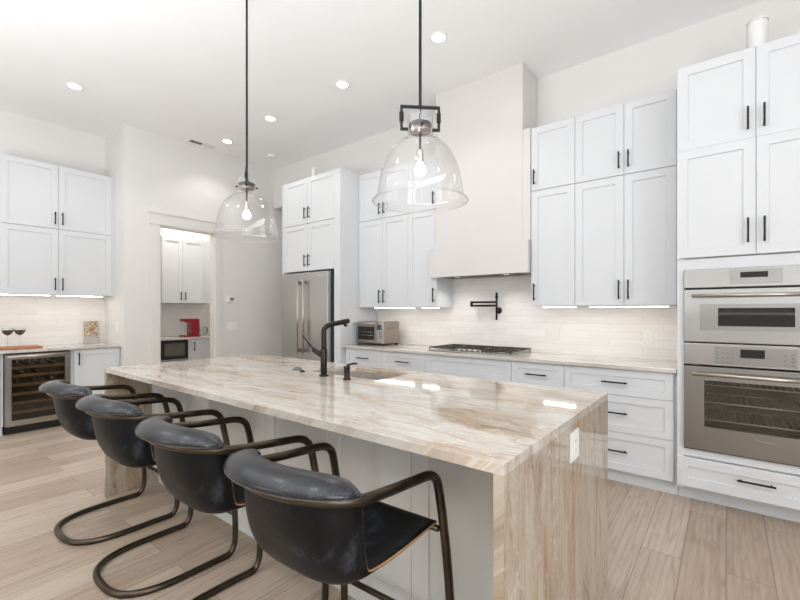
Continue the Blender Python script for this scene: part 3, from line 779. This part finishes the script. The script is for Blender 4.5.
# ------------------------------------------------------------------ niche: wine fridge and bar items
wf = thing('wine_fridge', 'built-in steel-framed wine fridge with dark glass door', 'wine fridge', (NX, .884, 0), R90)
m = MB().box(.01, .56, .05, .07, .0, .09).build('grille', 'black_plastic', wf)
m = MB().box(.0, .012, .03, .57, .09, .87).box(.558, .57, .03, .57, .09, .87).box(.012, .558, .55, .57, .09, .87).box(.012, .558, .03, .55, .09, .102).box(.012, .558, .03, .55, .858, .87)
m.build('cabinet_shell', 'carcass_dark', wf)
f_ = MB().box(.003, .055, -.025, .012, .095, .868).box(.515, .567, -.025, .012, .095, .868).box(.055, .515, -.025, .012, .095, .155).box(.055, .515, -.025, .012, .815, .868)
d = f_.build('door', 'steel', wf)
MB().box(.055, .515, -.012, -.006, .155, .815).build('glass', 'dark_glass', d)
MB().tube([(.02, -.055, .845), (.55, -.055, .845)], .013, 12).box(.04, .07, -.05, -.0255, .835, .855).box(.50, .53, -.05, -.0255, .835, .855).build('handle', 'satin_nickel', d)
MB().box(.06, .51, .48, .50, .84, .855).build('shelf_fill_strip', 'shelf_fill_glow', wf)  # glowing strip added to brighten the wine fridge shelves
SH = [.215, .315, .415, .515, .615, .705]
for z in SH:
    MB().box(.045, .525, .03, .05, z, z + .028).box(.045, .525, .05, .50, z + .004, z + .012).build('shelf', 'shelf_wood', wf)
for z, xs in ((.705 + .013, (.11, .22, .33, .44)), (.615 + .013, (.16, .29)), (.515 + .013, (.12, .27, .42))):
    for x in xs:
        t = thing('wine_bottle', 'wine bottle lying neck-out on a wine fridge shelf', 'bottle', (NX - .06, .884 + x, z + .038), R90, 'wine bottles inside the wine fridge')
        # local -y = out; shelf
        MB().lathe([(0, 0), (.034, .004), (.037, .02), (.037, .19), (.016, .25), (.014, .30), (0, .30)], 20, (0, .31, 0), 'Y', Matrix.Rotation(PI / 2, 4, 'X')).build('glass_body', 'bottle_glass', t)
        MB().lathe([(.0155, .265), (.0155, .305), (0, .306)], 18, (0, .31, 0), 'Y', Matrix.Rotation(PI / 2, 4, 'X')).build('foil_cap', 'bottle_foil', t)
bd = tag(MB().box(-6.52, -6.24, .60, 1.24, .9145, .935, .006).build('serving_board', 'board_wood'), 'brown wooden serving board under the two wine glasses', 'board')
for y, x, lb in ((.955, -6.36, 'left of the two stemmed glasses of dark wine on the board'), (1.055, -6.34, 'right of the two stemmed glasses of dark wine on the board')):
    t = thing('wine_glass', lb, 'glass', (x, y, .9355), 0, 'wine glasses on the serving board')
    MB().lathe([(0, .001), (.034, .001), (.033, .003), (.004, .008), (.0035, .12), (.012, .13), (.04, .15), (.052, .18), (.050, .215)], 28).build('glass_body', 'clear_glass', t)
    MB().lathe([(0, .1315), (.012, .132), (.039, .152), (.0505, .18), (.050, .188), (0, .188)], 28).build('wine', 'wine_red', t)
dc = thing('decorative_block', 'brown and cream patterned block on a pale base at the niche backsplash', 'ornament', (-6.60, 1.805, .9145), R90)
MB().box(-.075, .075, -.03, .03, .0005, .09, .004).build('base', 'grey_marble', dc)
MB().box(-.075, .075, -.01, .03, .0905, .29, .003).build('block', 'patterned_paper', dc)
MB().lathe([(0, 0), (.03, .0), (.028, .006), (0, .008)], 20, (0, -.0105, .19), 'Y', Matrix.Rotation(PI / 2, 4, 'X')).build('medallion', 'tan_edge', dc)

# pantry counter: coffee maker + kettle
cm = thing('coffee_maker', 'red capsule coffee maker on the pantry counter', 'coffee maker', (-7.02, 3.29, .9145), R90)
MB().box(-.13, .13, -.10, .12, .0005, .03, .01, 3).build('base', 'red_plastic', cm)
MB().box(-.01, .12, -.09, .11, .0305, .30, .02, 3).build('body', 'red_plastic', cm)
MB().box(-.13, -.0105, -.085, .10, .25, .30, .015, 3).build('brew_head', 'red_plastic', cm)
MB().cyl((-.07, 0, .235), .02, .0148).build('spout', 'black_plastic', cm)
MB().box(-.125, -.03, -.07, .08, .0302, .034).build('drip_tray', 'chrome', cm)
kt = thing('glass_carafe', 'clear glass carafe with black handle right of the red coffee maker', 'carafe', (-7.02, 3.485, .9145))
MB().lathe([(0, .001), (.05, .001), (.056, .03), (.05, .10), (.04, .13), (.044, .15)], 28).build('glass_body', 'clear_glass', kt)
MB().tube(smooth_path([(0, .045, .135), (0, .08, .14), (0, .095, .10), (0, .085, .05), (0, .06, .035)], 4), .008, 8).build('handle', 'black_plastic', kt)

# ------------------------------------------------------------------ under-cabinet lights
def bar_light(label, x0, x1, y, z, rz=0, grp='under-cabinet light bars'):
    L = x1 - x0
    t = thing('under_cabinet_light', label, 'light', (x0, y, z) if rz == 0 else (y, x0, z), rz, grp)
    MB().box(0, L, 0, .04, -.008, -.0005).build('housing', 'white_plastic', t)
    MB().box(.004, L - .004, .003, .037, -.013, -.0082).build('diffuser', 'led_white', t)
zl = UB0
bar_light('glowing light bar below the cabinet just right of the hood', -1.345, -1.055, UF + .05, zl)
bar_light('long glowing light bar below the cabinet beside the oven tower', -.94, -.355, UF + .05, zl)
bar_light('glowing light bar below the cabinet above the toaster oven', -3.44, -2.84, UF + .05, zl)
bar_light('short glowing light bar below the cabinet left of the hood', -2.72, -2.50, UF + .05, zl)
bar_light('glowing light bar below the bar niche cabinet, left one', .90, 1.33, NUF - .05, NB, R90)
bar_light('glowing light bar below the bar niche cabinet, right one', 1.39, 1.86, NUF - .05, NB, R90)

# ------------------------------------------------------------------ ceiling lights, vent, detector
dl0 = None
spots = [(-5.35, 1.32, 'recessed ceiling light above the bar niche'), (-5.43, 3.05, 'recessed ceiling light in front of the pantry doorway'), (-4.37, 3.01, 'recessed ceiling light in front of the fridge'),
         (-3.13, 3.02, 'recessed ceiling light above the aisle left of the nearer pendant rod'), (-1.94, 3.01, 'recessed ceiling light just right of the nearer pendant rod')]
extra = [(-4.2, .3, ''), (-2.4, .3, ''), (-.6, .3, ''), (-4.2, -2.2, ''), (-1.5, -2.2, ''), (1.4, -1.5, ''), (1.2, 1.6, '')]
for i, (x, y, lb) in enumerate(spots + extra):
    if dl0 is None:
        dl0 = thing('ceiling_light', lb, 'ceiling light', (x, y, H), 0, 'recessed ceiling lights')
        MB().lathe([(.058, -.0005), (.075, -.0005), (.073, -.006), (.058, -.008)], 32).build('trim_ring', 'white_plastic', dl0)
        MB().lathe([(0, -.005), (.057, -.005), (.057, -.001), (0, -.001)], 32).build('diffuser', 'downlight_glow', dl0)
        l = bpy.data.lights.new('lamp', 'SPOT'); l.energy = SPOT_W; l.spot_size = math.radians(125); l.spot_blend = 0.6; l.shadow_soft_size = .055; l.color = (1.0, .975, .94)
        lo_ = bpy.data.objects.new('lamp', l); COL.objects.link(lo_); lo_.parent = dl0; lo_.location = (0, 0, -.07)
        c = dl0
    else:
        c = copy_tree(dl0); c.location = (x, y, H)
    c['label'] = lb or 'recessed ceiling light over the living side behind the camera'
# pantry light
pl = copy_tree(dl0); pl.location = (-6.72, 3.0, H); pl['label'] = 'recessed ceiling light inside the pantry'
for ch in pl.children:
    if ch.type == 'LIGHT': ch.data = ch.data.copy(); ch.data.energy = 125
hl = copy_tree(dl0); hl.location = (-5.2, 4.9, H); hl['label'] = 'recessed ceiling light in the side hall behind the fridge'
vt = thing('ceiling_vent', 'narrow slotted air vent in the ceiling by the pantry wall', 'vent', (-5.79, 2.885, H))
MB().box(-.05, .05, -.185, .185, -.008, -.0005, .002).build('frame', 'white_plastic', vt)
for a, b, mt in ((-.17, -.01, 'vent_dark'), (.01, .17, 'trim_paint')):
    m = MB()
    for q in range(4): m.box(-.034 + q * .019, -.022 + q * .019, a, b, -.012, -.0082)
    m.build('louvre', mt, vt)
dt = thing('smoke_detector', 'round white smoke detector on the ceiling near the fridge corner', 'detector', (-5.40, 3.745, H))
MB().lathe([(.065, -.0005), (.065, -.012), (.055, -.03), (.02, -.034), (0, -.034)], 32).build('housing', 'white_plastic', dt)

# ------------------------------------------------------------------ pendants
def pendant(label, x, y, zr, rz):
    t = thing('pendant_light', label, 'pendant light', (x, y, zr), rz, 'glass dome pendants over the island')
    prof = [(.233, .004), (.236, .010), (.229, .016), (.218, .030), (.213, .06), (.206, .11), (.195, .16), (.181, .20), (.161, .24), (.139, .27), (.112, .296), (.084, .311), (.070, .318), (.065, .33), (.064, .43)]
    MB().lathe(prof, 56).build('glass_shade', 'shade_glass', t)
    rb = [(.236 + .004 * math.cos(a), .008 + .004 * math.sin(a)) for a in [k * PI / 4 for k in range(9)]]
    MB().lathe(rb, 56).build('glass_rim', 'shade_glass', t)
    c = MB().lathe([(0, .376), (.055, .376), (.057, .379), (.057, .394), (.052, .398), (0, .398)], 32).build('cap', 'matte_black', t)
    MB().lathe([(0, .352), (.050, .352), (.052, .354), (.052, .3755), (0, .3755)], 32).build('cap_band', 'cap_copper', c)
    y_ = MB()
    y_.box(-.100, .100, -.006, .006, .474, .486).box(-.100, -.088, -.006, .006, .362, .474).box(.088, .100, -.006, .006, .362, .474)
    y_.box(-.088, -.062, -.006, .006, .362, .374).box(.062, .088, -.006, .006, .362, .374)
    y_.build('yoke', 'matte_black', t)
    for s in (-1, 1):
        MB().cyl((s * .094, 0, .405), .011, .048, 'Z', 16).build('yoke_sleeve', 'matte_black', t)
        MB().cyl((0, s * .058 if s > 0 else -.078, .368), .006, .02, 'Y', 12).build('screw', 'matte_black', t)
    MB().tube(smooth_path([(0, 0, .474), (.004, .003, .455), (-.003, 0, .435), (.002, 0, .3985)], 4), .003, 8).build('cord', 'matte_black', t)
    MB().cyl((0, 0, .4865), .0075, H - zr - .4865 - .03, 'Z', 16).build('rod', 'matte_black', t)
    MB().lathe([(0, H - zr - .03), (.06, H - zr - .03), (.065, H - zr - .022), (.065, H - zr - .0005), (0, H - zr - .0005)], 32).build('canopy', 'matte_black', t)
    MB().cyl((0, 0, .265), .006, .086, 'Z', 12).build('stem', 'bronze_black', t)
    s_ = MB().cyl((0, 0, .205), .018, .06, 'Z', 20).build('socket', 'satin_nickel', t)
    b = MB().lathe([(0, .135), (.012, .137), (.023, .145), (.029, .158), (.029, .170), (.023, .184), (.014, .194), (.013, .2045), (0, .2045)], 24).build('bulb', 'bulb_glow', s_)
    return t
pendant('nearer clear glass dome pendant with its dark yoke seen square-on', -1.205, 1.70, 1.88, math.radians(38.1 - 2.7 + 8))
pendant('farther clear glass dome pendant nearer the pantry doorway', -2.757, 1.70, 1.875, math.radians(38.1 + 20 + 88))

# ------------------------------------------------------------------ bar stools
def stool(label, x, y, rz):
    t = thing('bar_stool', label, 'stool', (x, y, 0), rz, 'black leather cantilever bar stools along the island')
    r = .0155
    half = [(.08, -.248, r), (.16, -.222, r), (.218, -.16, r), (.248, -.07, r), (.256, .03, r), (.256, .16, r), (.256, .250, r), (.256, .280, .032), (.256, .297, .085),
            (.256, .296, .22), (.254, .285, .40), (.251, .255, .60), (.248, .228, .735), (.247, .208, .782), (.246, .165, .806), (.244, .08, .815), (.241, -.03, .825), (.240, -.12, .836)]
    n = 7
    for k in range(1, n):
        th = PI / 2 * (1 - k / n)
        half.append((.240 * math.sin(th), -.12 - .175 * math.cos(th), .836 + .024 * math.cos(th)))
    top = (0, -.295, .860)
    loop = [(0, -.252, r)] + half + [top] + [(-a, b, c) for a, b, c in reversed(half)]
    fr_ = MB().tube(smooth_path(loop, 3, True), r, 12, True).build('tube_frame', 'tube_bronze', t)
    for q in (-1, 1): MB().box(q * .256 - .013, q * .256 + .013, .215, .262, .0005, .022, .004).build('foot_pad', 'black_plastic', t)
    MB().tube([(-.2415, .296, .22), (.2415, .296, .22)], .012, 12).build('footrest', 'tube_bronze', t)
    MB().tube([(-.237, .243, .598), (.237, .243, .598)], .011, 12).build('seat_bar', 'tube_bronze', t)
    # leather sling
    cen = [(-.274, .875), (-.272, .842), (-.266, .79), (-.252, .72), (-.228, .652), (-.188, .595), (-.12, .567), (-.02, .562), (.09, .578), (.18, .598), (.252, .6125)]
    edg = [(-.135, .850), (-.132, .82), (-.125, .77), (-.118, .71), (-.110, .655), (-.098, .618), (-.06, .608), (.01, .606), (.09, .608), (.18, .612), (.252, .6135)]
    xe = [.217, .216, .215, .214, .213, .213, .215, .219, .222, .224, .224]
    arc = [1, 1, 1, 1, .95, .75, .4, .1, 0, 0, 0]
    NS = 20; P = []
    cs = smooth_path([(0, a, b) for a, b in cen], 4); es = smooth_path([(0, a, b) for a, b in edg], 4)
    xs = [v.x for v in smooth_path([(a, 0, 0) for a in xe], 4)]; ar = [v.x for v in smooth_path([(a, 0, 0) for a in arc], 4)]
    for i in range(len(cs)):
        row = []
        for j in range(NS + 1):
            s = -1 + 2 * j / NS; th = s * PI / 2
            ne = 2 / (2 + 1.1 * min(1, i / 20))
            ax, al = xs[i] * math.copysign(abs(math.sin(th)) ** ne, s), xs[i] * s
            wv = 1 - abs(math.cos(th)) ** ne; wl = abs(s) ** 2.4
            A = max(0, min(1, ar[i])); wgt = A * wv + (1 - A) * wl
            row.append((A * ax + (1 - A) * al, cs[i].y + (es[i].y - cs[i].y) * wgt, cs[i].z + (es[i].z - cs[i].z) * wgt))
        P.append(row)
    se = MB().grid(P).build('seat_sling', 'black_leather', t)
    md = se.modifiers.new('thickness', 'SOLIDIFY'); md.thickness = .009; md.offset = 0
    for j in (0, NS):
        pts = [P[i][j] for i in range(3, len(P))]
        MB().tube(pts, .0036, 6).build('stitched_edge', 'tan_edge', se)
    # back pad draped over the rail
    pad = MB(); rows = []; NP = 44; seg = 20
    for k in range(NP + 1):
        th = -1.32 + 2.64 * k / NP
        q = math.sqrt(max(0.0, 1 - abs(th / 1.33) ** 4))
        R = Vector((math.sin(th), -math.cos(th), 0)); cx = Vector((.240 * math.sin(th), -.12 - .175 * math.cos(th), .836 + .024 * math.cos(th)))
        wr, wz = .050 * (.55 + .45 * q), .024 * (.25 + .75 * q)
        cc = cx + R * (-.001 - .008 * (1 - q)) + Vector((0, 0, .017 + wz * .9))
        rows.append([cc + R * (wr * math.cos(a)) + Vector((0, 0, wz * math.sin(a) - (.22 * wr * math.cos(a)))) for a in [2 * PI * j / seg for j in range(seg + 1)]])
    pad.grid(rows)
    for rr in (rows[0], rows[-1]):
        b = bmesh.new(); b.faces.new([b.verts.new(p) for p in rr[:-1]]); pad._merge(b)
    bmesh.ops.remove_doubles(pad.bm, verts=pad.bm.verts[:], dist=1e-5)
    po = pad.build('back_pad', 'pad_leather', t)
    MB().tube([rows[k][seg - 1] for k in range(1, NP)], .0016, 6).build('pad_stitching', 'pad_thread', po)
    return t
stool('leather bar stool nearest the camera at the waterfall end of the island', -1.0, .945, math.radians(2))
stool('second bar stool from the near end of the island', -1.65, .945, math.radians(-1))
stool('third bar stool from the near end of the island', -2.385, .945, math.radians(0))
stool('bar stool farthest from the camera, in front of the wine fridge', -3.09, .945, math.radians(1))
